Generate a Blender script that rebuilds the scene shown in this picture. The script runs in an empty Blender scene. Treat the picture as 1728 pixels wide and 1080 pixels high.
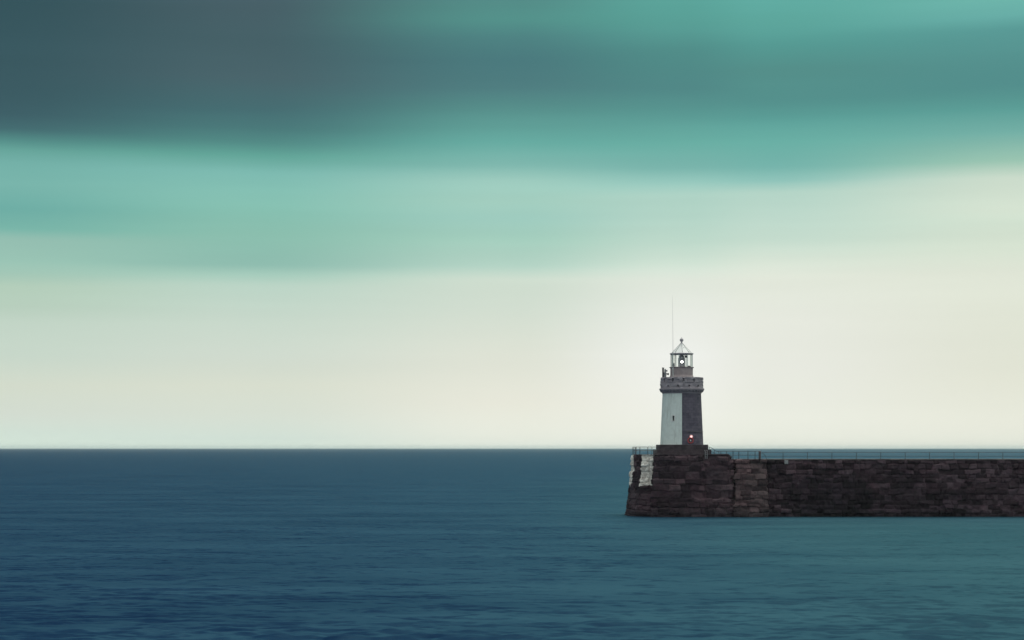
import bpy, math, random
import numpy as np

random.seed(5)
PI = math.pi
F = 3120.0            # focal length of the lens in photo pixels
EYE = 9.5             # eye height above the sea (m)

def X(px, Y):  return (px - 864.0) * Y / F
def Z(py, Y):  return EYE - (py - 756.0) * Y / F
def P(px, py, Y): return (X(px, Y), Y, Z(py, Y))

sc = bpy.context.scene
COL = sc.collection

def lin(c):
    o = []
    for v in c:
        v = v / 255.0
        o.append(v / 12.92 if v <= 0.04045 else ((v + 0.055) / 1.055) ** 2.4)
    return tuple(o)

# ------------------------------------------------------------------ node helpers
class NT:
    def __init__(s, tree):
        s.t = tree; s.t.nodes.clear()
    def n(s, kind, **kw):
        nd = s.t.nodes.new(kind)
        for k, v in kw.items():
            setattr(nd, k, v)
        return nd
    def link(s, a, b): s.t.links.new(a, b)
    def put(s, sock, v):
        if hasattr(v, 'is_output'): s.t.links.new(v, sock)
        else: sock.default_value = v
    def math(s, op, a, b=None, c=None):
        nd = s.n('ShaderNodeMath', operation=op)
        s.put(nd.inputs[0], a)
        if b is not None: s.put(nd.inputs[1], b)
        if c is not None: s.put(nd.inputs[2], c)
        return nd.outputs[0]
    def rng(s, v, a, b, c=0.0, d=1.0, smooth=True):
        nd = s.n('ShaderNodeMapRange', interpolation_type='SMOOTHSTEP' if smooth else 'LINEAR')
        s.put(nd.inputs['Value'], v)
        nd.inputs['From Min'].default_value = a; nd.inputs['From Max'].default_value = b
        nd.inputs['To Min'].default_value = c; nd.inputs['To Max'].default_value = d
        return nd.outputs['Result']
    def mix(s, f, a, b, blend='MIX'):
        nd = s.n('ShaderNodeMix', data_type='RGBA', blend_type=blend)
        s.put(nd.inputs[0], f)
        s.put(nd.inputs[6], a if hasattr(a, 'is_output') else tuple(a)[:3] + (1,))
        s.put(nd.inputs[7], b if hasattr(b, 'is_output') else tuple(b)[:3] + (1,))
        return nd.outputs[2]
    def ramp(s, fac, stops, interp='LINEAR'):
        nd = s.n('ShaderNodeValToRGB'); cr = nd.color_ramp; cr.interpolation = interp
        stops = sorted(stops, key=lambda q: q[0])
        cr.elements[0].position = stops[0][0]; cr.elements[0].color = tuple(stops[0][1]) + (1,)
        cr.elements[1].position = stops[-1][0]; cr.elements[1].color = tuple(stops[-1][1]) + (1,)
        for p, c in stops[1:-1]:
            e = cr.elements.new(p); e.color = tuple(c) + (1,)
        s.link(fac, nd.inputs[0]); return nd.outputs[0]
    def noise(s, vec, scale, detail=3.0, rough=0.55):
        nd = s.n('ShaderNodeTexNoise')
        if vec is not None: s.link(vec, nd.inputs['Vector'])
        nd.inputs['Scale'].default_value = scale; nd.inputs['Detail'].default_value = detail
        nd.inputs['Roughness'].default_value = rough
        return nd.outputs['Fac']
    def comb(s, x, y, z):
        nd = s.n('ShaderNodeCombineXYZ')
        for i, v in enumerate((x, y, z)): s.put(nd.inputs[i], v)
        return nd.outputs[0]
    def scalev(s, vec, v3):
        nd = s.n('ShaderNodeVectorMath', operation='MULTIPLY'); s.link(vec, nd.inputs[0]); nd.inputs[1].default_value = v3
        return nd.outputs[0]

def new_mat(name):
    m = bpy.data.materials.new(name); m.use_nodes = True
    t = NT(m.node_tree)
    out = t.n('ShaderNodeOutputMaterial'); b = t.n('ShaderNodeBsdfPrincipled')
    t.link(b.outputs[0], out.inputs[0])
    return m, t, b, out

def objco(t):
    return t.n('ShaderNodeTexCoord').outputs['Object']

def bump(t, b, h, dist, strength=1.0):
    nd = t.n('ShaderNodeBump'); nd.inputs['Distance'].default_value = dist; nd.inputs['Strength'].default_value = strength
    t.link(h, nd.inputs['Height']); t.link(nd.outputs[0], b.inputs['Normal'])

def mat_worn(name, c1, c2, scale=3.0, rough=0.6, metal=0.0, bd=0.01):
    m, t, b, o = new_mat(name)
    n = t.noise(objco(t), scale, 5)
    t.link(t.mix(t.rng(n, .35, .68), c1, c2), b.inputs['Base Color'])
    b.inputs['Roughness'].default_value = rough; b.inputs['Metallic'].default_value = metal
    if bd: bump(t, b, n, bd)
    return m

def mat_stone(name, dark, mid, light, darken=0.5, rough=0.75, tint=.5):
    """rough sea-wall stone; the tone of each block comes from the mesh"""
    m, t, b, o = new_mat(name)
    at = t.n('ShaderNodeAttribute', attribute_name='tone').outputs['Fac']
    oc = objco(t)
    n = t.noise(oc, 1.3, 6, .62); n2 = t.noise(oc, 9.0, 4, .6)
    f = t.math('ADD', t.math('MULTIPLY', at, .62), t.math('ADD', t.math('MULTIPLY', n, .45), t.math('MULTIPLY', n2, .22)))
    c = t.ramp(f, [(.22, dark), (.58, mid), (.98, light)])
    hue = t.noise(oc, .35, 2)
    c = t.mix(t.rng(hue, .4, .7, 0, tint), c, t.mix(1.0, c, (1.12, .85, .95), 'MULTIPLY'))
    st = t.noise(t.scalev(oc, (.09, .09, .16)), 1.0, 3)          # broad wet / weed stains
    sp_ = t.n('ShaderNodeSeparateXYZ'); t.link(oc, sp_.inputs[0])       # one big darker, bluish patch low on the harbour wall
    ex = t.math('MULTIPLY', t.math('ADD', sp_.outputs[0], .6), 1/6.5); ez = t.math('MULTIPLY', t.math('SUBTRACT', sp_.outputs[2], 2.4), 1/4.2)
    ed = t.math('ADD', t.math('ADD', t.math('MULTIPLY', ex, ex), t.math('MULTIPLY', ez, ez)), t.math('MULTIPLY', t.math('SUBTRACT', n, .5), 1.6))
    c = t.mix(t.rng(ed, .55, 1.25, darken, 0), c, t.mix(1.0, c, (.22, .24, .32), 'MULTIPLY'))
    tz = t.math('ADD', sp_.outputs[2], t.math('MULTIPLY', t.math('SUBTRACT', n, .5), 1.1))     # weed and wet stone up to the tide line
    c = t.mix(t.rng(tz, .55, 1.15, .8, 0), c, t.mix(1.0, c, (.50, .58, .62), 'MULTIPLY'))
    c = t.mix(t.rng(st, .46, .60, 0, darken), c, t.mix(1.0, c, (.34, .35, .42), 'MULTIPLY'))
    t.link(c, b.inputs['Base Color'])
    b.inputs['Roughness'].default_value = rough
    b.inputs['Specular IOR Level'].default_value = .25
    bump(t, b, t.math('ADD', n2, n), .05, .8)
    return m

def mat_ashlar(name, c1, c2, mortar, w=.75, h=.36):
    """dressed granite courses laid out on the lathe's own arc-length / height map"""
    m, t, b, o = new_mat(name)
    uv = t.n('ShaderNodeUVMap'); uv.uv_map = 'UVMap'
    br = t.n('ShaderNodeTexBrick'); t.link(uv.outputs[0], br.inputs['Vector'])
    br.inputs['Scale'].default_value = 1.0; br.inputs['Brick Width'].default_value = w; br.inputs['Row Height'].default_value = h
    br.inputs['Mortar Size'].default_value = .012; br.inputs['Mortar Smooth'].default_value = .3; br.inputs['Bias'].default_value = 0
    br.inputs['Color1'].default_value = c1 + (1,); br.inputs['Color2'].default_value = c2 + (1,); br.inputs['Mortar'].default_value = mortar + (1,)
    n = t.noise(objco(t), 2.2, 6, .65)
    c = t.mix(t.rng(n, .35, .7, 0, .55), br.outputs['Color'], t.mix(1.0, br.outputs['Color'], (.62, .60, .64), 'MULTIPLY'))
    t.link(c, b.inputs['Base Color']); b.inputs['Roughness'].default_value = .8
    b.inputs['Specular IOR Level'].default_value = .25
    h_ = t.math('SUBTRACT', t.math('MULTIPLY', n, .6), br.outputs['Fac'])
    bump(t, b, h_, .02)
    return m

# ------------------------------------------------------------------ materials
SEA_STONE = mat_stone('sea_wall_stone', (.010, .0045, .008), (.036, .021, .029), (.132, .090, .108), .75)
BASTION_STONE = mat_stone('bastion_stone', (.012, .0055, .009), (.042, .025, .034), (.140, .096, .108), .6)
BUTTRESS_STONE = mat_stone('buttress_stone', (.018, .010, .013), (.064, .044, .048), (.170, .124, .125), .3)
COPING = mat_worn('coping_stone', (.055, .052, .055), (.11, .105, .105), 2.0, .8)
DECK = mat_worn('deck_paving', (.10, .10, .10), (.17, .17, .165), 1.0, .85)
PLINTH = mat_worn('plinth_granite', (.036, .026, .033), (.075, .056, .066), 1.6, .8, 0, .02)
TOWER = mat_ashlar('tower_granite', (.105, .098, .132), (.165, .150, .192), (.07, .066, .085))
PARAPET = mat_stone('parapet_granite', (.21, .195, .22), (.30, .28, .31), (.37, .35, .38), .06, .75, .1)  # granite lightened: bloom from the lantern is painted into its tone
RED_WALL = mat_worn('lantern_base_red_grey_paint', (.33, .275, .285), (.40, .335, .34), 2.0, .6)
ROOF = mat_worn('lantern_roof_white_paint', (.82, .86, .83), (.87, .89, .86), 2.5, .5, 0, .004)
POST_PAINT = mat_worn('grey_green_paint', (.48, .56, .55), (.58, .65, .63), 4, .5, 0, 0)  # grey-green paint, lightened to take in the bloom round the lantern
RAIL = mat_worn('galvanised_rail', (.055, .07, .08), (.09, .105, .115), 6, .5, .3, 0)
DARK_METAL = mat_worn('dark_metal', (.07, .065, .075), (.12, .11, .12), 5, .5, .2, 0)
FINIAL = mat_worn('bloom_paled_grey_purple', (.36, .34, .37), (.46, .44, .47), 4, .5, 0, 0)  # lens bloom of the lantern put into the colour as a paler grey
MID_METAL = mat_worn('mid_grey_metal', (.22, .235, .25), (.32, .34, .35), 5, .5, .1, 0)
ROPE_RED = mat_worn('lifebuoy_red', (.34, .045, .055), (.45, .07, .07), 5, .5, 0, 0)
WHITE = mat_worn('white_paint', (.70, .72, .70), (.80, .81, .79), 5, .5, 0, 0)
DARK_GLASS = mat_worn('dark_window_pane', (.015, .013, .02), (.03, .025, .03), 3, .15, 0, 0)

def mat_panel():
    m, t, b, o = new_mat('tower_white_render')
    oc = objco(t)
    n = t.noise(oc, 1.2, 5, .6); dr = t.noise(t.scalev(oc, (2.2, 2.2, .25)), 1.0, 5, .6)
    c = t.mix(t.rng(n, .4, .7), (.72, .81, .775), (.65, .73, .695))
    c = t.mix(t.rng(dr, .50, .70, 0, .55), c, (.42, .45, .42))
    t.link(c, b.inputs['Base Color']); b.inputs['Roughness'].default_value = .75
    bump(t, b, n, .015)
    return m
PANEL = mat_panel()

def mat_band():
    m, t, b, o = new_mat('worn_white_paint_on_stone')
    oc = objco(t)
    at = t.n('ShaderNodeAttribute', attribute_name='tone').outputs['Fac']
    n = t.noise(oc, 2.1, 6, .7)
    f = t.math('ADD', n, t.math('MULTIPLY', t.math('SUBTRACT', at, .5), .16))
    c = t.mix(t.rng(f, .44, .58), (.84, .82, .75), (.46, .43, .39))
    c = t.mix(t.rng(n, .60, .68), c, (.16, .13, .13))
    t.link(c, b.inputs['Base Color']); b.inputs['Roughness'].default_value = .8
    bump(t, b, n, .04)
    return m
BAND = mat_band()

def mat_emit(name, col, strength):
    m, t, b, o = new_mat(name)
    b.inputs['Base Color'].default_value = (.8, .8, .8, 1)
    b.inputs['Emission Color'].default_value = col + (1,); b.inputs['Emission Strength'].default_value = strength
    return m
LAMP_WHITE = mat_emit('lit_lamp', (1, .98, .94), 6.0)
LAMP_RED = mat_emit('lit_red_lamp', (1.0, .62, .58), 1.6)
LAMP_RIM = mat_emit('red_lamp_glass', (.8, .05, .05), .35)

def mat_glass():
    m = bpy.data.materials.new('lantern_glass'); m.use_nodes = True
    t = NT(m.node_tree)
    out = t.n('ShaderNodeOutputMaterial'); tr = t.n('ShaderNodeBsdfTransparent'); gl = t.n('ShaderNodeBsdfGlossy')
    tr.inputs[0].default_value = (.96, .98, .97, 1); gl.inputs['Roughness'].default_value = .05
    fr = t.n('ShaderNodeFresnel'); fr.inputs[0].default_value = 1.35
    mx = t.n('ShaderNodeMixShader'); t.link(t.math('MULTIPLY', fr.outputs[0], .6), mx.inputs[0])
    t.link(tr.outputs[0], mx.inputs[1]); t.link(gl.outputs[0], mx.inputs[2]); t.link(mx.outputs[0], out.inputs[0])
    return m
GLASS = mat_glass()

# ------------------------------------------------------------------ mesh builder
class MB:
    def __init__(s): s.v = []; s.f = []; s.uv = {}
    def add(s, vs, fs):
        o = len(s.v); s.v += [tuple(q) for q in vs]; s.f += [tuple(i + o for i in f) for f in fs]
    def box(s, x0, x1, y0, y1, z0, z1, bev=0.0):
        if bev <= 0:
            s.add([(x0,y0,z0),(x1,y0,z0),(x1,y1,z0),(x0,y1,z0),(x0,y0,z1),(x1,y0,z1),(x1,y1,z1),(x0,y1,z1)],
                  [(3,2,1,0),(4,5,6,7),(0,1,5,4),(1,2,6,5),(2,3,7,6),(3,0,4,7)]); return
        ring = lambda b, z: [(x0+b,y0,z),(x1-b,y0,z),(x1,y0+b,z),(x1,y1-b,z),(x1-b,y1,z),(x0+b,y1,z),(x0,y1-b,z),(x0,y0+b,z)]
        def inset(z): return [(x0+2*bev,y0+bev,z),(x1-2*bev,y0+bev,z),(x1-bev,y0+2*bev,z),(x1-bev,y1-2*bev,z),(x1-2*bev,y1-bev,z),(x0+2*bev,y1-bev,z),(x0+bev,y1-2*bev,z),(x0+bev,y0+2*bev,z)]
        vs = inset(z0) + ring(bev, z0+bev) + ring(bev, z1-bev) + inset(z1)
        fs = [tuple(range(7,-1,-1)), tuple(range(24,32))]
        for k in range(3):
            for i in range(8):
                j = (i+1) % 8; fs.append((k*8+i, k*8+j, k*8+8+j, k*8+8+i))
        s.add(vs, fs)
    def tube(s, pts, r, n=8, cap=True):
        pts = [np.array(p, float) for p in pts]; rs = r if isinstance(r, (list, tuple)) else [r]*len(pts)
        vs = []; 
        for i, p in enumerate(pts):
            d = (pts[min(i+1,len(pts)-1)] - pts[max(i-1,0)]); d /= np.linalg.norm(d)
            a = np.array((0,0,1.)) if abs(d[2]) < .9 else np.array((1.,0,0))
            u = np.cross(d, a); u /= np.linalg.norm(u); w = np.cross(d, u)
            for k in range(n):
                t = 2*PI*k/n; vs.append(p + rs[i]*(math.cos(t)*u + math.sin(t)*w))
        fs = []
        for i in range(len(pts)-1):
            for k in range(n):
                j = (k+1) % n; fs.append((i*n+k, i*n+n+k, i*n+n+j, i*n+j))
        if cap:
            fs.append(tuple(range(n))); fs.append(tuple(range((len(pts)-1)*n + n - 1, (len(pts)-1)*n - 1, -1)))
        s.add(vs, fs)
    def lathe(s, prof, c=(0,0), n=48, a0=None, a1=None, axis=None):
        full = a0 is None
        if full: angs = [2*PI*k/n for k in range(n)]
        else: angs = [a0 + (a1-a0)*k/n for k in range(n+1)]
        m = len(angs); vs = []
        for r, z in prof:
            for a in angs: vs.append((c[0] + r*math.sin(a), c[1] - r*math.cos(a), z))
        fs = []
        for i in range(len(prof)-1):
            for k in range(m if full else m-1):
                j = (k+1) % m; fs.append((i*m+k, i*m+j, i*m+m+j, i*m+m+k))
        if full:
            if prof[0][0] > 1e-4: fs.append(tuple(range(m-1,-1,-1)))
            if prof[-1][0] > 1e-4: fs.append(tuple(range((len(prof)-1)*m, len(prof)*m)))
        s.add(vs, fs)
    def ball(s, c, r, n=16, m=10):
        prof = [(max(1e-5, r*math.sin(PI*i/m)), c[2] - r*math.cos(PI*i/m)) for i in range(m+1)]
        s.lathe(prof, (c[0], c[1]), n)
    def torus(s, c, R, r, n=32, m=10, squash=1.0):
        vs = []; fs = []           # ring standing in the x-z plane
        for i in range(n):
            a = 2*PI*i/n
            for j in range(m):
                b = 2*PI*j/m; q = R + r*math.cos(b)
                vs.append((c[0] + q*math.cos(a), c[1] + r*math.sin(b), c[2] + q*math.sin(a)))
        for i in range(n):
            for j in range(m):
                fs.append((i*m+j, i*m+(j+1)%m, ((i+1)%n)*m+(j+1)%m, ((i+1)%n)*m+j))
        s.add(vs, fs)
    def build(s, name, mat, parent=None, smooth=False, tone=None, uvs=None):
        me = bpy.data.meshes.new(name)
        org = parent.matrix_world.translation if False else None
        off = np.array(parent_loc(parent))
        vv = np.array(s.v, float) - off
        me.from_pydata([tuple(q) for q in vv], [], s.f); me.materials.append(mat)
        if smooth: me.polygons.foreach_set('use_smooth', [True]*len(me.polygons))
        if tone is not None:
            at = me.attributes.new('tone', 'FLOAT', 'POINT'); at.data.foreach_set('value', np.asarray(tone, dtype=np.float32))
        me.update()
        o = bpy.data.objects.new(name, me); COL.objects.link(o)
        if parent is not None: o.parent = parent
        return o

def parent_loc(p):
    l = np.zeros(3)
    while p is not None:
        l = l + np.array(p.location); p = p.parent
    return l

def tag(o, label=None, cat=None, group=None, kind=None):
    if label: o['label'] = label
    if cat: o['category'] = cat
    if group: o['group'] = group
    if kind: o['kind'] = kind
    return o

def thing(name, label, cat, loc, group=None):
    o = bpy.data.objects.new(name, None); o.empty_display_size = .3; COL.objects.link(o); o.location = loc
    return tag(o, label, cat, group)

def copy_tree(o, parent=None):
    c = o.copy(); COL.objects.link(c); c.parent = parent
    for ch in o.children: copy_tree(ch, c)
    return c

# ------------------------------------------------------------------ masonry height fields
def vnoise(x, y, seed, cell):
    r = np.random.RandomState(seed); g = r.rand(64, 64)
    x = x / cell; y = y / cell
    xi = np.floor(x).astype(int); yi = np.floor(y).astype(int)
    fx = x - xi; fy = y - yi; fx = fx*fx*(3-2*fx); fy = fy*fy*(3-2*fy)
    a = g[xi % 64, yi % 64]; b = g[(xi+1) % 64, yi % 64]; c = g[xi % 64, (yi+1) % 64]; d = g[(xi+1) % 64, (yi+1) % 64]
    return (a*(1-fx) + b*fx)*(1-fy) + (c*(1-fx) + d*fx)*fy - .5

def masonry(S, T, seed, ch=(.62, 1.0), bl=(.7, 2.2), prot=.085, depth=.14, warp=.14, rough=.12, edge=.10):
    """height and tone of irregular coursed stones at wall coordinates S (along), T (up)"""
    r = np.random.RandomState(seed)
    S = S + warp*2*vnoise(S, T, seed+1, .8) ; T2 = T + warp*1.6*vnoise(S, T, seed+2, 1.1) + .05*vnoise(S, T, seed+3, .3)
    tb = [-2.0]
    while tb[-1] < T.max() + 2: tb.append(tb[-1] + r.uniform(*ch))
    tb = np.array(tb); ci = np.clip(np.searchsorted(tb, T2) - 1, 0, len(tb)-2)
    H = np.zeros_like(S); tone = np.zeros_like(S)
    for c in range(len(tb)-1):
        m = ci == c
        if not m.any(): continue
        sb = [S.min() - 3 - r.rand()]
        k = r.uniform(.75, 1.35)
        while sb[-1] < S.max() + 3: sb.append(sb[-1] + k*r.uniform(*bl))
        sb = np.array(sb); s = S[m]; t = T2[m]
        bi = np.clip(np.searchsorted(sb, s) - 1, 0, len(sb)-2)
        nb = len(sb)
        pr = r.normal(r.normal(0, prot*.45), prot, nb); tn = r.rand(nb); gx = r.normal(0, .06, nb); gy = r.normal(0, .16, nb)
        cs = .5*(sb[bi] + sb[bi+1]); ct = .5*(tb[c] + tb[c+1])
        d = np.minimum(np.minimum(s - sb[bi], sb[bi+1] - s), np.minimum(t - tb[c], tb[c+1] - t))
        q = np.clip(d/edge, 0, 1); q = q*q*(3-2*q)
        H[m] = depth*q + (pr[bi] + gx[bi]*(s-cs) + gy[bi]*(t-ct))*q
        tone[m] = .15 + .7*tn[bi]
    H += rough*(vnoise(S, T, seed+4, .35) + .6*vnoise(S, T, seed+5, .17) + 1.4*vnoise(S, T, seed+6, 1.7))
    return H, tone

def wall_strip(plan, z0, z1, batter, seed, res=.1, ztop=None, **kw):
    """rough masonry standing on a plan polyline (points run left to right seen from outside)"""
    pl = np.array(plan, float); seg = np.diff(pl, axis=0); L = np.linalg.norm(seg, axis=1); cum = np.concatenate([[0], np.cumsum(L)])
    s = []
    for i in range(len(L)):
        k = max(1, int(round(L[i]/res))); s += list(np.linspace(cum[i], cum[i+1], k, endpoint=False))
    s = np.array(s + [cum[-1]]); nt = max(2, int((z1 - z0)/res)); t = np.linspace(z0, z1, nt + 1)
    nrm = np.array([(q[1], -q[0]) for q in seg/L[:, None]])
    vn = np.vstack([nrm[:1], nrm[:-1] + nrm[1:], nrm[-1:]]); ln = np.linalg.norm(vn, axis=1); 
    mit = vn/ln[:, None]
    for i in range(1, len(pl)-1): mit[i] /= max(.6, ln[i]/2)
    px = np.interp(s, cum, pl[:, 0]); py = np.interp(s, cum, pl[:, 1])
    # normals: constant along a segment, mitred close to a corner
    idx = np.clip(np.searchsorted(cum, s, side='right') - 1, 0, len(L)-1); n = nrm[idx].copy()
    for i in range(1, len(pl)-1):
        w = np.clip(1 - np.abs(s - cum[i])/.25, 0, 1)[:, None]; n = n*(1-w) + mit[i]*w
    nb = np.zeros_like(n)                                       # batter spreads smoothly round the corners
    for k in range(2): nb[:, k] = np.interp(s, cum, mit[:, k])
    S, T = np.meshgrid(s, t); H, tone = masonry(S, T - z0, seed, **kw)
    H = H - .12 + .45*(vnoise(S, T, seed+8, .7) + .2)*np.clip((1.0 - T)/1.2, 0, 1)      # footing stones at the waterline
    B = batter*(z1 - T)/(z1 - z0)
    VX = px[None] + n[None, :, 0]*H + nb[None, :, 0]*B; VY = py[None] + n[None, :, 1]*H + nb[None, :, 1]*B
    return S, T, VX, VY, tone

def grid_part(name, mat, parent, grid, mask=None):
    S, T, VX, VY, tone = grid; nr, nc = S.shape
    ids = np.arange(nr*nc).reshape(nr, nc)
    q = np.stack([ids[:-1, :-1], ids[:-1, 1:], ids[1:, 1:], ids[1:, :-1]], -1)
    fm = np.ones((nr-1, nc-1), bool) if mask is None else mask[:-1, :-1]
    q = q[fm]; used = np.unique(q); rem = np.full(nr*nc, -1); rem[used] = np.arange(len(used))
    mb = MB(); V = np.stack([VX.ravel(), VY.ravel(), T.ravel()], -1)[used]
    mb.v = [tuple(v) for v in V]; mb.f = [tuple(f) for f in rem[q]]
    return mb.build(name, mat, parent, True, tone.ravel()[used])

# ------------------------------------------------------------------ sea
def build_sea():
    th = np.concatenate([np.radians(np.arange(-180, -60, 6)), np.radians(np.arange(-60, -21, 1.0)), np.radians(np.arange(-21, 21, .1)),
                         np.radians(np.arange(21, 60, 1.0)), np.radians(np.arange(60, 180, 6))])
    r = [2.0]
    while r[-1] < 31000:
        q = r[-1]
        fp = q*q/(EYE*1849)
        if q < 78: d = max(.5, q*.06)
        else: d = min(max(.26, .38*fp), q*.05)
        r.append(q + d)
    r = np.array(r); dr = np.gradient(r); dth = np.gradient(th)
    R, TH = np.meshgrid(r, th, indexing='ij'); GX = R*np.sin(TH); GY = R*np.cos(TH)
    sp = np.maximum(dr[:, None], .30*R*np.abs(dth)[None]); 
    rs = np.random.RandomState(11); N = 150
    lam = np.exp(rs.uniform(math.log(.65), math.log(4.2), N)); ang = rs.normal(math.radians(-82), math.radians(36), N); ph = rs.uniform(0, 2*PI, N)
    Zs = np.zeros_like(GX); far = R < 2600; lost = np.zeros_like(GX)
    gust = .75 + .9*(vnoise(GX*.35, GY, 77, 42.0) + .5*vnoise(GX*.5, GY, 78, 15.0))
    for l, a, p in zip(lam, ang, ph):
        k = 2*PI/l; amp = .0185*l/(2*PI)*(1.0 if l < 2.5 else .8)
        w = np.clip((l/sp - 2.4)/1.8, 0, 1)*far
        lost += .5*(amp*k)**2*(1 - w*w)
        f = k*(math.cos(a)*GX + math.sin(a)*GY) + p
        Zs += amp*w*(np.sin(f) + .22*np.cos(2*f))*(gust if l < 7 else 1.0)
    nr, nc = GX.shape; ids = np.arange(nr*nc).reshape(nr, nc)
    nx = np.roll(ids, -1, axis=1)
    quads = np.stack([ids[:-1], ids[1:], nx[1:], nx[:-1]], -1).reshape(-1, 4)
    V = np.stack([GX.ravel(), GY.ravel(), Zs.ravel()], -1)
    me = bpy.data.meshes.new('water')
    me.vertices.add(len(V) + 1); me.vertices.foreach_set('co', np.vstack([V, [[0, 0, 0]]]).astype(np.float32).ravel())
    fan = np.array([(len(V), ids[0, j], ids[0, (j+1) % nc]) for j in range(nc)])
    nl = quads.size + fan.size; me.loops.add(nl)
    me.loops.foreach_set('vertex_index', np.concatenate([quads[:, ::-1].ravel(), fan[:, ::-1].ravel()]).astype(np.int32))
    npoly = len(quads) + len(fan); me.polygons.add(npoly)
    tot = np.concatenate([np.full(len(quads), 4), np.full(len(fan), 3)]); st = np.concatenate([[0], np.cumsum(tot)[:-1]])
    me.polygons.foreach_set('loop_start', st.astype(np.int32))
    me.polygons.foreach_set('use_smooth', np.ones(npoly, bool))
    me.update(calc_edges=True); me.validate()
    at = me.attributes.new('chop', 'FLOAT', 'POINT')          # slope of the waves too small for the mesh at that distance
    at.data.foreach_set('value', np.append(np.sqrt(lost).ravel(), 0).astype(np.float32))
    m = bpy.data.materials.new('sea_water'); m.use_nodes = True; t = NT(m.node_tree)
    out = t.n('ShaderNodeOutputMaterial')
    geo = t.n('ShaderNodeNewGeometry').outputs['Position']
    n2 = t.noise(t.scalev(geo, (.030, .075, 1.0)), 1.0, 6, .62)       # wind patches
    gN = t.n('ShaderNodeNewGeometry').outputs['Normal']
    def slopes(v3, scale, k):                                         # random wavelet slopes in x and y
        nd = t.n('ShaderNodeTexNoise'); t.link(t.scalev(geo, v3), nd.inputs['Vector'])
        nd.inputs['Scale'].default_value = scale; nd.inputs['Detail'].default_value = 5; nd.inputs['Roughness'].default_value = .62
        su = t.n('ShaderNodeVectorMath', operation='SUBTRACT'); t.link(nd.outputs['Color'], su.inputs[0]); su.inputs[1].default_value = (.5, .5, .5)
        return t.scalev(su.outputs[0], (k*.6, k, 0))
    ad = t.n('ShaderNodeVectorMath', operation='ADD'); ad2 = t.n('ShaderNodeVectorMath', operation='ADD')
    t.link(slopes((.42, 1.0, 1.0), .85, .75), ad2.inputs[0]); t.link(slopes((.55, 1.0, 1.0), .26, .70), ad2.inputs[1])
    ch = t.n('ShaderNodeAttribute', attribute_name='chop').outputs['Fac']
    sc3 = t.n('ShaderNodeVectorMath', operation='SCALE'); t.link(slopes((.5, 1.0, 1.0), 2.6, 7.0), sc3.inputs[0]); t.link(ch, sc3.inputs['Scale'])
    ad3 = t.n('ShaderNodeVectorMath', operation='ADD'); t.link(ad2.outputs[0], ad3.inputs[0]); t.link(sc3.outputs[0], ad3.inputs[1])
    t.link(ad3.outputs[0], ad.inputs[0]); t.link(gN, ad.inputs[1])
    nz = t.n('ShaderNodeVectorMath', operation='NORMALIZE'); t.link(ad.outputs[0], nz.inputs[0])
    bp_ = nz
    df = t.n('ShaderNodeBsdfDiffuse'); gl = t.n('ShaderNodeBsdfGlossy')
    ps = t.n('ShaderNodeSeparateXYZ'); t.link(geo, ps.inputs[0])        # greener, lighter water colour to the right, fading out with distance
    side = t.math('ADD', ps.outputs[0], t.math('MULTIPLY', t.math('SUBTRACT', n2, .5), 40.0))
    green_side = t.math('MULTIPLY', t.rng(side, -10, 46), t.rng(ps.outputs[1], 700, 240))
    dcol = t.mix(t.rng(n2, .30, .70), (.0028, .0140, .049), (.0038, .0185, .056))
    t.link(t.mix(green_side, dcol, (.0110, .0370, .0570)), df.inputs[0])
    gl.inputs[0].default_value = (.34, .80, .92, 1)
    t.link(t.rng(n2, .3, .7, .34, .44), gl.inputs['Roughness'])
    for q in (df, gl): t.link(bp_.outputs[0], q.inputs['Normal'])
    fr = t.n('ShaderNodeFresnel'); fr.inputs[0].default_value = 1.333
    mx = t.n('ShaderNodeMixShader'); t.link(nz.outputs[0], fr.inputs['Normal']); t.link(t.math('MULTIPLY', t.math('MINIMUM', fr.outputs[0], .54), .205), mx.inputs[0])
    t.link(df.outputs[0], mx.inputs[1]); t.link(gl.outputs[0], mx.inputs[2]); t.link(mx.outputs[0], out.inputs[0])
    me.materials.append(m)
    ob = bpy.data.objects.new('water', me); COL.objects.link(ob)
    tag(ob, 'deep blue-green rippled sea reaching to the horizon', 'water', kind='structure')
build_sea()

# ------------------------------------------------------------------ stone pier
ZT, ZH = Z(774.6, 256), Z(767.2, 256)       # top of the pier and of its raised head
pier = thing('stone_pier', 'long dark rough-stone harbour pier with raised head under the lighthouse', 'pier', (X(1400, 260), 260, 0))
ZB = -.7
# the head, rounding away to the left, with two worn white bands
hp = [(X(1100, 268), 270), (X(1078, 267), 268.5), (X(1066.5, 264), 264), (X(1070.5, 259.6), 259.6), (X(1083, 257.3), 257.3), (X(1101, 256.5), 256.5), (X(1112, 256.4), 256.4)]
g = wall_strip(hp, ZB, ZH, 1.0, 21, .085)
hcum = np.concatenate([[0], np.cumsum(np.linalg.norm(np.diff(np.array(hp), axis=0), axis=1))])
wob = .09*vnoise(g[0], g[1], 5, .6)
low = Z(822, 257) + .8*vnoise(g[0], g[1]*.3, 9, .9)
b1 = (g[0] > hcum[2] - .6) & (g[0] < hcum[3] - .1 + wob) & (g[1] > low)
b2 = (g[0] > hcum[4] + wob) & (g[1] > low)
grid_part('pierhead_wall', BASTION_STONE, pier, g, ~(b1 | b2))
o = grid_part('painted_band', BAND, pier, g, b1); o['label'] = 'white-painted band on the outer edge of the pierhead'
o = grid_part('painted_band', BAND, pier, g, b2); o['label'] = 'white-painted band nearest the lighthouse plinth'
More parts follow.
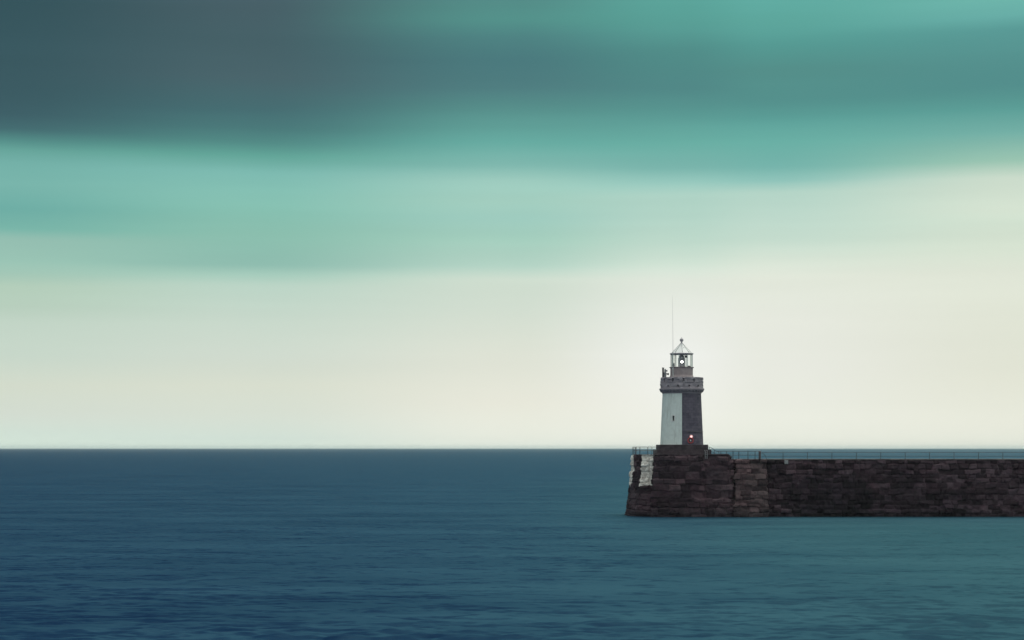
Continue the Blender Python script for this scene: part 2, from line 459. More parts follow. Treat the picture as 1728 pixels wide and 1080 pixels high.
# the bastion that carries the lighthouse
bp = [(X(1104, 258.6), 258.6), (X(1103.2, 255.1), 255.1), (X(1186, 254.8), 254.8), (X(1187, 255.15), 255.15), (X(1232, 255.15), 255.15), (X(1233, 257.5), 257.5)]
g = wall_strip(bp, ZB, ZH, .5, 33, .085)
grid_part('bastion_wall', BASTION_STONE, pier, g)
fp_ = [(X(1230.5, 255.9), 256.8), (X(1230.2, 255.3), 255.3), (X(1237, 255.3), 255.3), (X(1237.5, 256.6), 256.6)]
g = wall_strip(fp_, ZB, ZT, .42, 37, .085); grid_part('bastion_wall', BASTION_STONE, pier, g)
cp = [(X(1242.5, 256.4), 256.8), (X(1242.5, 254.8), 254.8), (X(1292.5, 254.8), 254.8), (X(1293.5, 256.6), 256.6)]
g = wall_strip(cp, ZB, ZT + .01, .42, 45, .085, ch=(.5, .85), bl=(.6, 1.5)); grid_part('buttress', BUTTRESS_STONE, pier, g)
mp = [(X(1222, 256), 256), (X(1990, 256), 256)]
g = wall_strip(mp, ZB, ZT - .12, .40, 58, .09, ch=(.48, .86), bl=(.5, 1.8), prot=.09); grid_part('harbour_wall', SEA_STONE, pier, g)
# coping stones, each slightly out of line (one course)
mb = MB(); x = X(1293.8, 256); xe = X(1990, 256); rr = random.Random(3)
while x < xe:
    w = rr.uniform(1.1, 1.9); d = rr.uniform(-.02, .02)
    mb.box(x, min(x + w - .012, xe), 255.86 + d, 257.2, ZT - .15, ZT + rr.uniform(-.012, .012), .015); x += w
mb.build('coping', COPING, pier)
mb = MB(); x = X(1103.5, 255); xe = X(1232, 255)
while x < xe - .2:
    w = rr.uniform(1.0, 1.6); mb.box(x, min(x + w - .012, xe), 255.02 + rr.uniform(-.02, .02), 256.2, ZH - .05, ZH + .10 + rr.uniform(-.01, .01), .015); x += w
mb.build('coping', PLINTH, pier)
# decks and the far side of the pier
mb = MB(); mb.add([(X(1225,256), 256.0, ZT-.04), (xe2 := X(1990,256), 256.0, ZT-.04), (xe2, 269, ZT-.04), (X(1225,256), 269, ZT-.04)], [(0,1,2,3)])
mb.build('deck', DECK, pier)
mb = MB(); mb.add([(p[0], p[1], ZH-.02) for p in hp[:-1]] + [(X(1112,256.4), 256.2, ZH-.02), (X(1232,255.4), 255.4, ZH-.02), (X(1232,255.4), 270, ZH-.02)], [tuple(range(9))][0:1])
mb.build('deck', DECK, pier)
mb = MB(); mb.add([(X(1990,256), 269, ZB), (X(1100,268), 270, ZB), (X(1100,268), 270, ZH-.03), (X(1232,255.4), 270, ZH-.03), (X(1232,255.4), 270, ZT-.05), (X(1990,256), 269, ZT-.05)], [(0,1,2,3,4,5)])
mb.build('seaward_wall', SEA_STONE, pier)
mb = MB(); mb.box(X(1990,256)-.02, X(1990,256)+.3, 256.0, 269, ZB, ZT-.02); mb.build('end_wall', SEA_STONE, pier)

# ------------------------------------------------------------------ lighthouse
CX, CY = X(1150.5, 260), 260.0
def LZ(py): return Z(py, 260)
ZP0, ZP1, ZP2 = ZH + .0, Z(758.6, 256.3), Z(750.3, 256.7)
lh = thing('lighthouse', 'round tapered stone lighthouse, white on its left half, with a glazed lantern', 'lighthouse', (CX, CY, ZP0))
mb = MB(); h = 3.76
for k in range(5):        # lower step, long stones
    mb.box(CX-h + k*2*h/5 + .006, CX-h + (k+1)*2*h/5 - .006, CY-h, CY+h, ZP0-.3, ZP1, .03)
h2 = 3.37
for k in range(4):
    mb.box(CX-h2 + k*h2/2 + .006, CX-h2 + (k+1)*h2/2 - .006, CY-h2, CY+h2, ZP1+.002, ZP2, .03)
mb.build('plinth', PLINTH, lh)

ZT0, ZT1 = ZP2 - .02, LZ(664); R0, R1 = 3.02, 2.70
def rad(z): return R0 + (R1-R0)*(z-ZT0)/(ZT1-ZT0)
def shell(name, mat, a0, a1, off, parent, hole=None, n=40):
    """part of the tapered tower skin between two angles (0 faces the camera); hole = (a0, a1, z0, z1, depth)"""
    an = list(np.linspace(a0, a1, n+1)); zs = list(np.linspace(ZT0, ZT1, 25))
    if hole: an = sorted(an + [hole[0], hole[1]]); zs = sorted(zs + [hole[2], hole[3]])
    m = len(an); mb = MB(); uv = []
    for z in zs:
        for a in an:
            r = rad(z) + off; mb.v.append((CX + r*math.sin(a), CY - r*math.cos(a), z)); uv.append((a*2.9, z))
    for i in range(len(zs)-1):
        for k in range(m-1):
            if hole and hole[0]-1e-6 <= an[k] < hole[1]-1e-6 and hole[2]-1e-6 <= zs[i] < hole[3]-1e-6: continue
            mb.f.append((i*m+k, i*m+k+1, i*m+m+k+1, i*m+m+k))
    nb = len(mb.v)
    if off > 0:      # the edges of the raised coat of render turn back to the stone
        for kk in (0, m-1):
            base = len(mb.v)
            for z in zs:
                a = an[kk]; r = rad(z) - .02; mb.v.append((CX + r*math.sin(a), CY - r*math.cos(a), z)); uv.append((a*2.9, z))
            for i in range(len(zs)-1):
                q = (i*m+kk, i*m+m+kk, base+i+1, base+i)
                mb.f.append(q if kk else q[::-1])
    if hole:
        base = len(mb.v); c4 = [(hole[0], hole[2]), (hole[1], hole[2]), (hole[1], hole[3]), (hole[0], hole[3])]
        for rr_ in (off, off - hole[4]):
            for a, z in c4:
                r = rad(z) + rr_; mb.v.append((CX + r*math.sin(a), CY - r*math.cos(a), z)); uv.append((a*2.9, z))
        for k in range(4):
            j = (k+1) % 4; mb.f.append((base+k, base+4+k, base+4+j, base+j))
    o = mb.build(name, mat, parent, True)
    ul = o.data.uv_layers.new(name='UVMap'); vi = np.zeros(len(o.data.loops), int); o.data.loops.foreach_get('vertex_index', vi)
    ul.data.foreach_set('uv', np.array(uv, dtype=np.float32)[vi].ravel())
    return o
AE = math.asin((1147.6-1150.5)/36.0)                 # right edge of the white half
AW0, AW1 = math.asin((1131.7-1150.5)/34.6), math.asin((1135.2-1150.5)/34.6)
WZ0, WZ1 = LZ(710.6), LZ(702.0)
ZPAN = ZT0 + .08
shell('tower_shaft', TOWER, AE, 2*PI - math.radians(86), 0.0, lh, None, 90)
shell('painted_half', PANEL, -math.radians(86), AE, .02, lh, (AW0, AW1, WZ0, WZ1, .38))
win = MB(); 
def apt(a, z, off): r = rad(z) + off; return (CX + r*math.sin(a), CY - r*math.cos(a), z)
for (aa, bb, za, zb) in ((AW0-.035, AW0, WZ0-.10, WZ1+.10), (AW1, AW1+.035, WZ0-.10, WZ1+.10), (AW0, AW1, WZ1, WZ1+.10), (AW0, AW1, WZ0-.10, WZ0)):
    vs = [apt(aa, za, .02), apt(bb, za, .02), apt(bb, zb, .02), apt(aa, zb, .02), apt(aa, za, .055), apt(bb, za, .055), apt(bb, zb, .055), apt(aa, zb, .055)]
    win.add(vs, [(3,2,1,0),(4,5,6,7),(0,1,5,4),(1,2,6,5),(2,3,7,6),(3,0,4,7)])
wn = win.build('window', WHITE, lh)
mb = MB(); mb.add([apt(AW0-.01, WZ0-.03, -.30), apt(AW1+.01, WZ0-.03, -.30), apt(AW1+.01, WZ1+.03, -.30), apt(AW0-.01, WZ1+.03, -.30)], [(0,1,2,3)])
mb.build('pane', DARK_GLASS, wn)
# pipe that runs round the shaft low down on the right
mb = MB(); zc = LZ(728.8); mb.tube([(CX + (rad(zc)+.05)*math.sin(a), CY - (rad(zc)+.05)*math.cos(a), zc) for a in np.linspace(math.radians(8), math.radians(80), 18)], .045, 6)
mb.build('conduit', DARK_METAL, lh)
# corbelled cornice
zc0, zc1 = LZ(664.5), LZ(655.8)
mb = MB(); mb.lathe([(R1-.1, zc0-.01), (R1+.05, zc0), (R1+.07, zc0+.12), (2.88, zc0+.30), (3.02, zc0+.42), (3.05, zc0+.47), (3.15, zc0+.50), (3.16, zc1-.10), (3.13, zc1), (2.8, zc1+.01)], (CX, CY), 96)
for k in range(36):      # small corbel blocks under the lip
    a = 2*PI*k/36
    vs = []
    for r, z in ((2.84, zc0+.14), (3.03, zc0+.30), (3.09, zc0+.49), (2.84, zc0+.49)):
        for da in (-.035, .035): vs.append((CX + r*math.sin(a+da), CY - r*math.cos(a+da), z))
    mb.add(vs, [(0,1,3,2),(2,3,5,4),(0,2,4,6),(1,7,5,3)])
mb.build('cornice', PARAPET, lh, False, np.full(len(mb.v), .25))
# parapet: rough courses, slit embrasures and weep holes, one every thirty degrees
za, zb = zc1, LZ(637.6)
nA, nZ = 420, 36
A, T = np.meshgrid(np.linspace(0, 2*PI, nA+1), np.linspace(za, zb, nZ+1))
H, tone = masonry(A*3.0, T - za, 91, ch=(.42, .52), bl=(.6, 1.2), prot=.02, depth=.05, warp=.04, rough=.03, edge=.07)
H -= .05; deg = np.degrees(A)
d30 = (deg + 15) % 30 - 15; d15 = deg % 30 - 15
H = np.where((np.abs(d30) < 2.0) & (T > zb-.62) & (T < zb-.16), H - .30, H)
H = np.where((np.abs(d15) < 2.2) & (T > LZ(653.4)) & (T < LZ(650.6)), H - .28, H)
dip = np.where((np.abs(d30) < 2.6), .07, 0)      # shallow dips in the top over each embrasure
RR = 3.0 + H
TT = T - dip*np.clip((T-(zb-.2))/.2, 0, 1)
mb = MB(); ring = nA
for i in range(nZ+1):
    for k in range(nA): mb.v.append((CX + RR[i,k]*math.sin(A[i,k]), CY - RR[i,k]*math.cos(A[i,k]), TT[i,k]))
for i in range(nZ):
    for k in range(nA): mb.f.append((i*nA+k, i*nA+(k+1)%nA, (i+1)*nA+(k+1)%nA, (i+1)*nA+k))
tn = list(tone[:, :nA].ravel()); b0 = len(mb.v)
for r, dz in ((2.93, .04), (2.60, .04), (2.55, 0), (2.55, -1.0)):
    for k in range(nA): mb.v.append((CX + r*math.sin(A[0,k]), CY - r*math.cos(A[0,k]), zb + dz - dip[nZ,k])); tn.append(.5)
seq = [nZ*nA, b0, b0+nA, b0+2*nA, b0+3*nA]
for a_, b_ in zip(seq[:-1], seq[1:]):
    for k in range(nA): mb.f.append((a_+k, a_+(k+1)%nA, b_+(k+1)%nA, b_+k))
mb.build('parapet', PARAPET, lh, False, tn)
mb = MB(); mb.lathe([(.01, zb-.98), (2.56, zb-.98)], (CX, CY), 48); mb.build('gallery_floor', DECK, lh)
# lantern
CL = X(1150.2, 260)
zl0, zl1 = zb - 1.0, LZ(621.6)
mb = MB(); mb.lathe([(1.72, zl0), (1.72, LZ(637)), (1.66, LZ(635)), (1.59, LZ(633)), (1.59, zl1), (1.68, zl1+.05), (1.72, zl1+.09), (1.72, zl1+.17), (1.5, zl1+.18)], (CL, CY), 64)
mb.build('lantern_base', RED_WALL, lh)
zg0, zg1 = zl1 + .17, LZ(598.2)
mb = MB(); mb.lathe([(1.50, zg0), (1.50, zg1)], (CL, CY), 8, math.radians(22.5+4), math.radians(382.5+4)); mb.build('lantern_glass', GLASS, lh)
for k in range(8):
    a = math.radians(22.5 + 4 + 45*k); x, y = CL + 1.53*math.sin(a), CY - 1.53*math.cos(a)
    mb = MB(); mb.tube([(x, y, zg0-.01), (x, y, zg1+.02)], .055, 8); mb.build('lantern_post', POST_PAINT, lh)
mb = MB(); mb.lathe([(1.48, zg1-.02), (1.62, zg1), (1.66, zg1+.05), (1.66, zg1+.15), (1.60, zg1+.18), (1.3, zg1+.19)], (CL, CY), 64); mb.build('eave_ring', FINIAL, lh)
zr0, zr1 = zg1 + .18, LZ(579.6)
mb = MB(); mb.lathe([(1.42, zr0), (1.36, zr0+.05), (.16, zr1), (.10, zr1+.10)], (CL, CY), 8); rf = mb.build('lantern_roof', ROOF, lh)
mb = MB()
for k in range(8):
    a = 2*PI*k/8; mb.tube([(CL+1.40*math.sin(a), CY-1.40*math.cos(a), zr0+.03), (CL+.15*math.sin(a), CY-.15*math.cos(a), zr1+.01)], .022, 6)
mb.build('roof_rib', DARK_METAL, rf)
mb = MB(); a = math.radians(24); rr_ = .62; mb.ball((CL+rr_*math.sin(a), CY-(rr_)*math.cos(a)-.0, zr0+.95*(zr1-zr0)*(1-rr_/1.36)), .10, 10, 6); mb.build('roof_vent', DARK_METAL, rf)
zbq = LZ(573.8)
mb = MB(); mb.lathe([(.15, zr1+.0), (.11, zr1+.15), (.09, zbq-.30), (.13, zbq-.22)] + [(.265*math.sin(PI*i/10), zbq - .265*math.cos(PI*i/10)) for i in range(2, 10)] + [(.03, zbq+.265), (.03, zbq+.40), (.001, zbq+.42)], (CL, CY), 24)
mb.build('ball_finial', FINIAL, rf)
# optic in the lantern
zo = zg0 - .02
mb = MB(); mb.lathe([(.50, zo), (.50, zo+.25), (.46, zo+.28), (.49, zo+.40), (.49, zo+1.15), (.44, zo+1.35), (.33, zo+1.55), (.20, zo+1.72), (.12, zo+1.85), (.001, zo+1.86)], (CL, CY), 32)
op = mb.build('optic', FINIAL, lh, True)
mb = MB()
zlmp = LZ(610.9); mb.ball((CL+.01, CY-.42, zlmp), .18, 20, 12); mb.build('lamp', LAMP_WHITE, op, True)
mb = MB(); mb.torus((CL+.01, CY-.50, zlmp), .22, .04); mb.build('lamp_ring', DARK_METAL, op, True)
mb = MB(); zz = LZ(603.8); mb.box(CL-.17, CL+.17, CY-.47, CY-.36, zz-.10, zz+.10, .03); mb.build('upper_lens', WHITE, op)
# fittings that stand in the lantern room
mb = MB(); a = P(1136.6, 616.5, 259.2); mb.box(a[0]-.12, a[0]+.13, 259.0, 259.4, zo, zo+.52, .03); mb.tube([(a[0]-.05, 259.2, zo+.5), (a[0]-.05, 259.2, zo+.62)], .05)
tag(mb.build('control_box', DARK_METAL, None), 'small dark box on the lantern floor left of the lamp', 'box')
mb = MB(); a = P(1162.2, 618.5, 259.3); mb.box(a[0]-.22, a[0]+.22, 259.1, 259.5, zo, zo+.16, .03); mb.tube([(a[0]-.15, 259.3, zo+.16), (a[0]+.15, 259.3, zo+.16)], .04)
tag(mb.build('battery_box', DARK_METAL, None), 'low dark box on the lantern floor right of the lamp', 'box')
sl = thing('spare_lamp_stand', 'thin stand with a small dark lamp head beside the main lamp', 'lamp stand', (X(1157.8, 259.4), 259.4, zo))
mb = MB(); x = X(1157.8, 259.4); mb.tube([(x, 259.4, zo), (x, 259.4, LZ(603))], .05, 8); mb.build('stand_pole', POST_PAINT, sl)
mb = MB(); zz = LZ(602); mb.box(x-.17, x+.15, 259.25, 259.55, zz-.17, zz+.17, .04); mb.build('lamp_head', DARK_METAL, sl)

# fog signal at the left of the gallery
fx, fy = X(1118.9, 259.4), 259.4
fs_ = thing('fog_signal', 'dark fog-signal post with stacked grey horns on the left of the gallery', 'fog signal', (fx, fy, zb-.98))
mb = MB(); mb.box(fx-.12, fx+.12, fy-.15, fy+.15, zb-.98, LZ(621.2), .02); mb.box(fx-.16, fx+.16, fy-.19, fy+.19, LZ(621.2), LZ(620.6), .01); mb.build('post', DARK_METAL, fs_)
mb = MB(); x1 = fx+.30; mb.lathe([(.17, zb-.98), (.17, LZ(629)), (.12, LZ(628)), (.12, LZ(624)), (.05, LZ(622.6)), (.001, LZ(622.5))], (x1, fy), 16); mb.build('column', MID_METAL, fs_)
for py, l in ((625.6, .30), (631, .52)):
    mb = MB(); zz = LZ(py); mb.tube([(x1, fy-.02, zz), (x1+l*.5, fy-.04, zz-.03), (x1+l, fy-.06, zz-.05)], [.06, .09, .17], 12); mb.build('horn', DARK_METAL, fs_)
# whip aerial in front of the lantern
ax, ay = X(1135.7, 257.9), 257.9
an = thing('whip_antenna', 'very tall thin whip aerial rising past the lantern roof', 'antenna', (ax, ay, zb-.98))
mb = MB(); mb.tube([(ax, ay, zb-.98), (ax, ay, LZ(596))], .045, 8); mb.build('mast_tube', POST_PAINT, an)
mb = MB(); mb.tube([(ax, ay, LZ(597)), (ax-.02, ay, Z(560, ay)), (ax-.05, ay, Z(532, ay)), (ax-.08, ay, Z(500, ay))], [.026, .019, .014, .006], 6); mb.build('whip', MID_METAL, an)
mb = MB(); mb.box(ax-.09, ax+.09, ay-.05, CY-1.5, LZ(624.0), LZ(622.9), .01); mb.build('bracket', POST_PAINT, an)

# red light and lifebuoy on the shaft
def wall_pt(px, py, off):
    z = LZ(py); r = rad(z) + off; a = math.asin(max(-1, min(1, (px-1150.5)/12.15/r))); return (CX + r*math.sin(a), CY - r*math.cos(a), z)
c = wall_pt(1163.3, 737.0, .0)
rl = thing('red_wall_light', 'small lit red light on the dark half of the tower above the lifebuoy', 'light', c)
mb = MB(); mb.tube([(c[0], c[1]+.1, c[2]), (c[0], c[1]-.12, c[2])], .25, 20); mb.build('housing', DARK_METAL, rl)
mb = MB(); mb.torus((c[0], c[1]-.13, c[2]), .17, .07); mb.build('rim', LAMP_RIM, rl, True)
mb = MB(); mb.ball((c[0], c[1]-.06, c[2]), .125, 18, 10); mb.build('bulb', LAMP_RED, rl, True)
c = wall_pt(1162.0, 743.4, .12)
lb = thing('lifebuoy', 'red ring lifebuoy hung low on the dark half of the tower', 'lifebuoy', c)
mb = MB(); mb.torus(c, .36, .085); mb.build('ring', ROPE_RED, lb, True)
mb = MB(); mb.tube([(c[0], c[1]+.2, c[2]+.05), (c[0], c[1]-.06, c[2]+.05)], .07, 10); mb.tube([(c[0], c[1], c[2]+.04), (c[0]+.05, c[1]-.02, c[2]-.12)], .05, 8); mb.build('hook', WHITE, lb)

# ------------------------------------------------------------------ railings
def railing(label, px, posts, pt, pm, pb, Y, name='railing', rp=.045, rr=.036, zb_=None, cat='railing', group=None):
    x0, x1 = X(px[0], Y), X(px[1], Y); z0 = Z(pb, Y) if zb_ is None else zb_
    o = thing(name, label, cat, (x0, Y, z0), group)
    for q in posts:
        x = X(q, Y); mb = MB(); mb.tube([(x, Y, z0-.02), (x, Y, Z(pt, Y)+.02)], rp, 8); mb.lathe([(rp*2.2, z0-.0), (rp*2.2, z0+.03), (rp, z0+.032)], (x, Y), 10); mb.build('post', RAIL, o)
    for p_ in (pt, pm):
        mb = MB(); n = max(2, int((x1-x0)/3.4)+1); mb.tube([(x, Y, Z(p_, Y) + .006*math.sin(x*1.7)) for x in np.linspace(x0, x1, n)], rr, 8); mb.build('rail', RAIL, o)
    return o
railing('long two-rail metal railing along the top of the pier right of the thick post', (1286, 1985), [1321.4 + 41.22*k for k in range(17)], 763.4, 769.8, 774.6, 256.6)
railing('two-rail metal railing between the lighthouse plinth and the thick post', (1211, 1281), [1216.5, 1226.1, 1237, 1246.8, 1262.2, 1274.2], 761.4, 768.0, 774.6, 256.9)
hr = railing('metal railing on the pierhead edge left of the lighthouse', (1069.3, 1108), [1069.8, 1079.8, 1093.2], 754.3, 760.4, 767, 258.5)
x = X(1073, 258.2); mb = MB(); mb.tube([(x, 258.2, ZH-.02), (x, 258.2, Z(754, 258.2))], .075, 8); mb.build('post', DARK_METAL, hr)
for p_ in (754.3, 760.4):
    mb = MB(); mb.tube([(X(1069.3,258.5), 258.5, Z(p_,258.5)), (X(1067.8,263.5), 263.5, Z(p_,258.5)), (X(1080,267.6), 267.6, Z(p_,258.5)), (X(1100,268.6), 268.6, Z(p_,258.5))], .026, 8); mb.build('rail', RAIL, hr)
for px, Y in ((1067.8, 263.5), (1080, 267.6), (1100, 268.6)):
    mb = MB(); mb.tube([(X(px,Y), Y, ZH-.02), (X(px,Y), Y, Z(754.3,258.5))], .035, 8); mb.build('post', RAIL, hr)
# thick post with its curved stay
Y = 256.5; bx = X(1282.2, Y)
bo = thing('gate_post', 'thick dark post between the two railings with a curved stay', 'post', (bx, Y, ZT))
mb = MB(); mb.lathe([(.17, ZT-.02), (.17, Z(762.6, Y)), (.20, Z(762.4, Y)), (.20, Z(761.4, Y)), (.10, Z(760.9, Y)), (.001, Z(760.8, Y))], (bx, Y), 16); mb.build('shaft', DARK_METAL, bo)
mb = MB(); mb.tube([(bx, Y, Z(763.8, Y)), (X(1286.5, Y), Y, Z(764.4, Y)), (X(1290, Y), Y, Z(767, Y)), (X(1292.4, Y), Y, Z(770.5, Y)), (X(1293.4, Y), Y, ZT-.01)], .028, 8); mb.build('stay', RAIL, bo)
# curved handrails stepping down from the plinth
Y = 256.1; st = thing('step_handrail', 'pair of curved handrails sweeping down from the plinth steps', 'handrail', (X(1205, Y), Y, ZH))
mb = MB(); mb.tube([P(1191, 754.6, Y), P(1197, 754.4, Y), P(1200.5, 755.4, Y), P(1204, 758, Y), P(1208, 761.2, Y), P(1213, 762.6, Y)], .03, 8); mb.build('rail', RAIL, st)
mb = MB(); mb.tube([P(1196, 760.6, Y), P(1200, 761.4, Y), P(1204, 763.6, Y), P(1208.5, 767, Y), P(1211, 768, Y)], .028, 8); mb.build('rail', RAIL, st)
for px, a, b in ((1196.9, 754.4, 767.2), (1205.4, 759.2, 767.2), (1213, 762.6, 767.2)):
    mb = MB(); mb.tube([(X(px,Y), Y, ZH-.03), P(px, a, Y)], .032, 8); mb.build('post', RAIL, st)
Y = 254.85; gx = X(1191.7, Y)
gp = thing('mooring_ladder', 'short grey ladder head at the right corner of the plinth', 'ladder', (gx, Y, Z(773.5, Y)))
for dx in (-.14, .14):
    mb = MB(); mb.tube([(gx+dx, Y, Z(774, Y)), (gx+dx, Y, Z(761.5, Y)), (gx+dx, Y+.12, Z(760.3, Y)), (gx+dx, Y+.7, Z(760.1, Y))], .035, 8); mb.build('stile', MID_METAL, gp)
for k in range(4):
    mb = MB(); zz = Z(773 - k*3, Y); mb.tube([(gx-.14, Y, zz), (gx+.14, Y, zz)], .022, 6); mb.build('rung', MID_METAL, gp)
# pale plate on the wall
Y = 255.75; q = P(1326.8, 779.7, Y)
pl = thing('wall_plate', 'small pale square plate fixed near the top of the pier wall', 'plate', (q[0], Y, q[2]))
mb = MB(); mb.box(q[0]-.26, q[0]+.26, Y-.10, Y-.04, q[2]-.27, q[2]+.27, .02); mb.build('panel', MID_METAL, pl)
for dx in (-.18, .18):
    mb = MB(); mb.tube([(q[0]+dx, Y-.06, q[2]), (q[0]+dx, Y+.3, q[2])], .03, 6); mb.build('bracket', DARK_METAL, pl)

# ------------------------------------------------------------------ air
HZ = 3.2e4
mb = MB(); mb.box(-HZ, HZ, -HZ, HZ, -1.8, 33.0)
hm = bpy.data.materials.new('haze_air'); hm.use_nodes = True; t = NT(hm.node_tree)
out = t.n('ShaderNodeOutputMaterial'); pv = t.n('ShaderNodeVolumePrincipled')
pv.inputs['Color'].default_value = (.86, 1.0, .97, 1); pv.inputs['Density'].default_value = 3.2e-5; pv.inputs['Anisotropy'].default_value = .25
t.link(pv.outputs[0], out.inputs['Volume'])
tag(mb.build('haze', hm, None), 'thin pale sea haze over the water', 'haze', kind='stuff')

# ------------------------------------------------------------------ sky
SUN_AZ, SUN_EL = 28.0, 64.0
w = bpy.data.worlds.new('World'); sc.world = w; w.use_nodes = True
t = NT(w.node_tree)
d = t.n('ShaderNodeTexCoord').outputs['Generated']
sep = t.n('ShaderNodeSeparateXYZ'); t.link(d, sep.inputs[0]); sx, sy, sz = sep.outputs
hyp = t.math('SQRT', t.math('ADD', t.math('MULTIPLY', sx, sx), t.math('MULTIPLY', sy, sy)))
az = t.math('MULTIPLY', t.math('ARCTAN2', sx, sy), 180/PI)
el = t.math('DIVIDE', sz, t.math('MAXIMUM', hyp, 1e-3))
# long cloud bands: slow drift of the band heights and fine drawn-out streaks
wv = t.comb(t.math('MULTIPLY', az, .05), t.math('MULTIPLY', el, 9.0), 3.7)
wn_ = t.noise(wv, 1.6, 3, .5)
sv = t.comb(t.math('MULTIPLY', az, .035), t.math('MULTIPLY', el, 46.0), 8.1)
stk = t.noise(sv, 1.5, 4, .55)
amp = t.rng(el, .03, .16, 0.0, 1.0)
e2 = t.math('ADD', el, t.math('MULTIPLY', t.math('MULTIPLY', t.math('SUBTRACT', wn_, .5), .007), amp))
fac = t.math('DIVIDE', t.math('MAXIMUM', e2, 0.0), .26)
cols = [
 (0,   [(0,(52,84,92)),(60,(54,86,94)),(130,(56,88,96)),(190,(60,95,103)),(215,(66,108,113)),(235,(82,142,137)),(250,(98,163,153)),(270,(111,175,166)),(310,(117,180,170)),(350,(106,173,164)),(385,(117,180,167)),(402,(146,190,176)),(440,(152,196,180)),(460,(160,198,181)),(482,(178,205,185)),(515,(182,206,188)),(545,(194,213,198)),(600,(200,216,202)),(650,(208,216,200)),(700,(206,215,203)),(730,(203,218,206)),(756,(212,228,214))]),
 (432, [(0,(70,95,103)),(60,(68,96,103)),(130,(71,99,106)),(185,(68,110,115)),(215,(72,122,123)),(240,(79,138,133)),(262,(94,164,151)),(290,(121,185,175)),(330,(130,192,178)),(360,(131,191,175)),(400,(136,190,173)),(448,(141,189,175)),(466,(165,203,187)),(482,(185,211,196)),(540,(200,217,203)),(600,(208,219,206)),(650,(213,219,203)),(700,(210,218,205)),(740,(205,219,208)),(756,(218,231,217))]),
 (864, [(0,(80,140,135)),(30,(80,145,138)),(60,(75,130,130)),(100,(72,122,126)),(150,(75,123,126)),(190,(85,146,141)),(240,(99,171,161)),(280,(125,184,174)),(305,(155,203,190)),(340,(161,206,191)),(370,(156,203,190)),(405,(161,205,188)),(450,(178,211,196)),(472,(205,220,205)),(520,(210,222,208)),(600,(222,226,212)),(680,(228,228,214)),(740,(226,229,216)),(756,(230,235,222))]),
 (1150,[(0,(86,163,153)),(40,(84,158,149)),(90,(77,140,136)),(150,(76,133,132)),(195,(86,152,146)),(240,(101,174,163)),(283,(120,182,173)),(308,(148,199,188)),(330,(174,212,198)),(370,(178,212,198)),(410,(188,216,201)),(445,(206,225,210)),(475,(224,231,219)),(540,(233,236,228)),(600,(239,241,235)),(660,(237,238,230)),(720,(231,232,221)),(756,(229,231,219))]),  # column behind the tower; glow round the lantern painted into its colours
 (1296,[(0,(92,172,162)),(40,(88,165,155)),(80,(81,153,146)),(120,(80,141,136)),(170,(80,143,139)),(200,(86,156,149)),(240,(102,176,165)),(280,(115,181,172)),(305,(141,195,185)),(325,(180,214,200)),(370,(188,216,202)),(405,(196,220,205)),(440,(214,227,212)),(470,(226,232,218)),(540,(230,233,222)),(620,(232,234,224)),(700,(229,231,219)),(756,(226,228,215))]),
 (1728,[(0,(105,180,170)),(25,(99,172,165)),(48,(85,153,149)),(90,(82,146,143)),(140,(79,141,139)),(180,(87,156,149)),(220,(112,175,165)),(270,(152,196,176)),(300,(204,221,204)),(350,(212,226,208)),(372,(208,224,206)),(420,(214,226,208)),(460,(224,230,214)),(540,(224,228,212)),(640,(226,228,212)),(720,(226,227,213)),(756,(224,226,212))]),
]
c = None; pa = None
for px, st in cols:
    a = math.degrees(math.atan((px-864)/F)); ca = math.cos(math.radians(a))
    rp = t.ramp(fac, [(max(0, (756-py)/F*ca/.26), lin(rgb)) for py, rgb in st], 'EASE' if False else 'LINEAR')
    c = rp if c is None else t.mix(t.rng(az, pa, a), c, rp)
    pa = a
sm = t.math('ADD', 1.0, t.math('MULTIPLY', t.math('MULTIPLY', t.math('SUBTRACT', stk, .5), .16), t.rng(el, .02, .12, .25, 1.0)))
sm = t.math('MULTIPLY', sm, t.rng(el, 0, .05, 1.10, 1.005))
c = t.mix(1.0, c, t.comb(sm, sm, sm), 'MULTIPLY')
hs = t.n('ShaderNodeHueSaturation'); hs.inputs['Saturation'].default_value = .96; t.link(c, hs.inputs['Color']); c = hs.outputs[0]
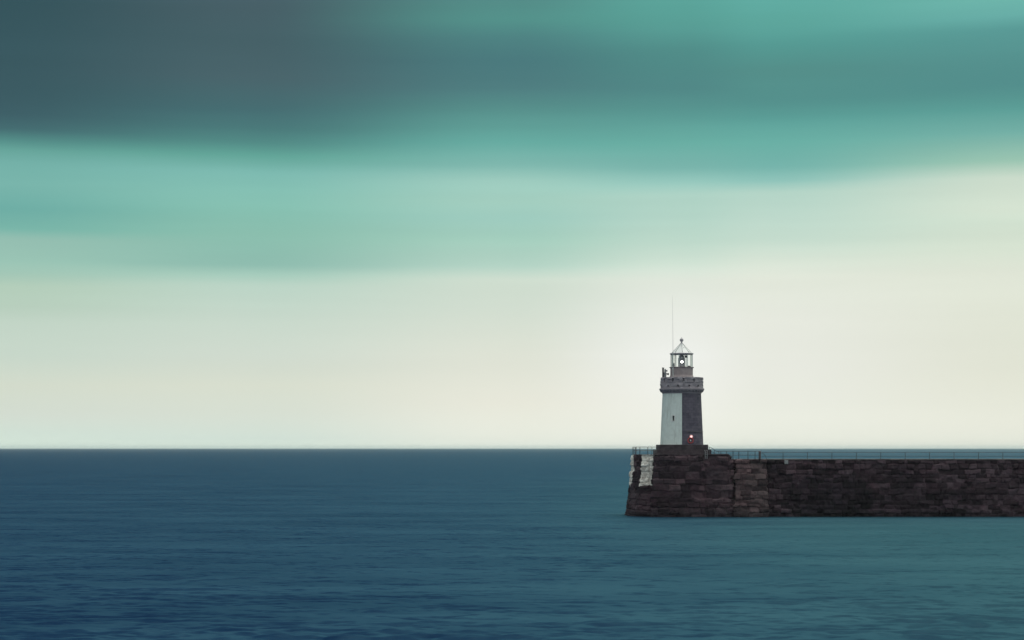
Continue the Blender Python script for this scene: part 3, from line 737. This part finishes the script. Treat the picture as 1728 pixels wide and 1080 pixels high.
# higher bands over the frame, and the paler open cloud overhead and behind
lat = t.rng(az, -20, 18)
hi = t.mix(lat, (.013, .042, .085), (.48, .56, .40))
ho = t.noise(t.comb(t.math('MULTIPLY', az, .03), t.math('MULTIPLY', el, 5.0), 1.3), 1.4, 4, .55)
hi = t.mix(1.0, hi, t.mix(t.rng(ho, .3, .7), (.75, .75, .75), (1.35, 1.3, 1.25)), 'MULTIPLY')
c = t.mix(t.rng(el, .235, .38), c, hi)
over = t.rng(sz, .70, .94)
back = t.rng(sy, .5, -.25)
c = t.mix(back, c, (.64, .67, .64))
c = t.mix(over, c, (1.45, 1.48, 1.42))
back = t.math('MAXIMUM', back, over)
bgc = t.n('ShaderNodeBackground'); t.link(c, bgc.inputs[0]); bgc.inputs[1].default_value = 1.0
sky = t.n('ShaderNodeTexSky', sky_type='NISHITA'); sky.sun_disc = False
sky.sun_elevation = math.radians(SUN_EL); sky.sun_rotation = math.radians(SUN_AZ)
bgs = t.n('ShaderNodeBackground'); t.link(sky.outputs[0], bgs.inputs[0]); bgs.inputs[1].default_value = .08
mx = t.n('ShaderNodeMixShader'); t.link(t.math('SUBTRACT', 1.0, t.math('MULTIPLY', back, .15)), mx.inputs[0])
t.link(bgs.outputs[0], mx.inputs[1]); t.link(bgc.outputs[0], mx.inputs[2])
out = t.n('ShaderNodeOutputWorld'); t.link(mx.outputs[0], out.inputs[0])

sun = bpy.data.lights.new('sun', 'SUN'); sun.energy = 2.0; sun.angle = math.radians(40); sun.color = (1.0, .96, .9)
so = bpy.data.objects.new('sun', sun); COL.objects.link(so)
so.rotation_euler = (math.radians(90 - SUN_EL), 0, math.radians(180 - SUN_AZ))

# ------------------------------------------------------------------ camera
cam = bpy.data.cameras.new('camera'); co = bpy.data.objects.new('camera', cam); COL.objects.link(co)
co.location = (0, 0, EYE); co.rotation_euler = (PI/2, 0, 0)
cam.sensor_width = 36; cam.lens = F/1728*36; cam.shift_y = (756-540)/1728
cam.clip_start = .5; cam.clip_end = 1.0e5
sc.camera = co
vs = sc.view_settings; vs.view_transform = 'Standard'; vs.look = 'None'; vs.exposure = 0; vs.gamma = 1; vs.use_curve_mapping = False
sc.cycles.use_denoising = True
sc.cycles.max_bounces = 6; sc.cycles.volume_bounces = 2; sc.cycles.sample_clamp_indirect = 2.0; sc.cycles.transparent_max_bounces = 12
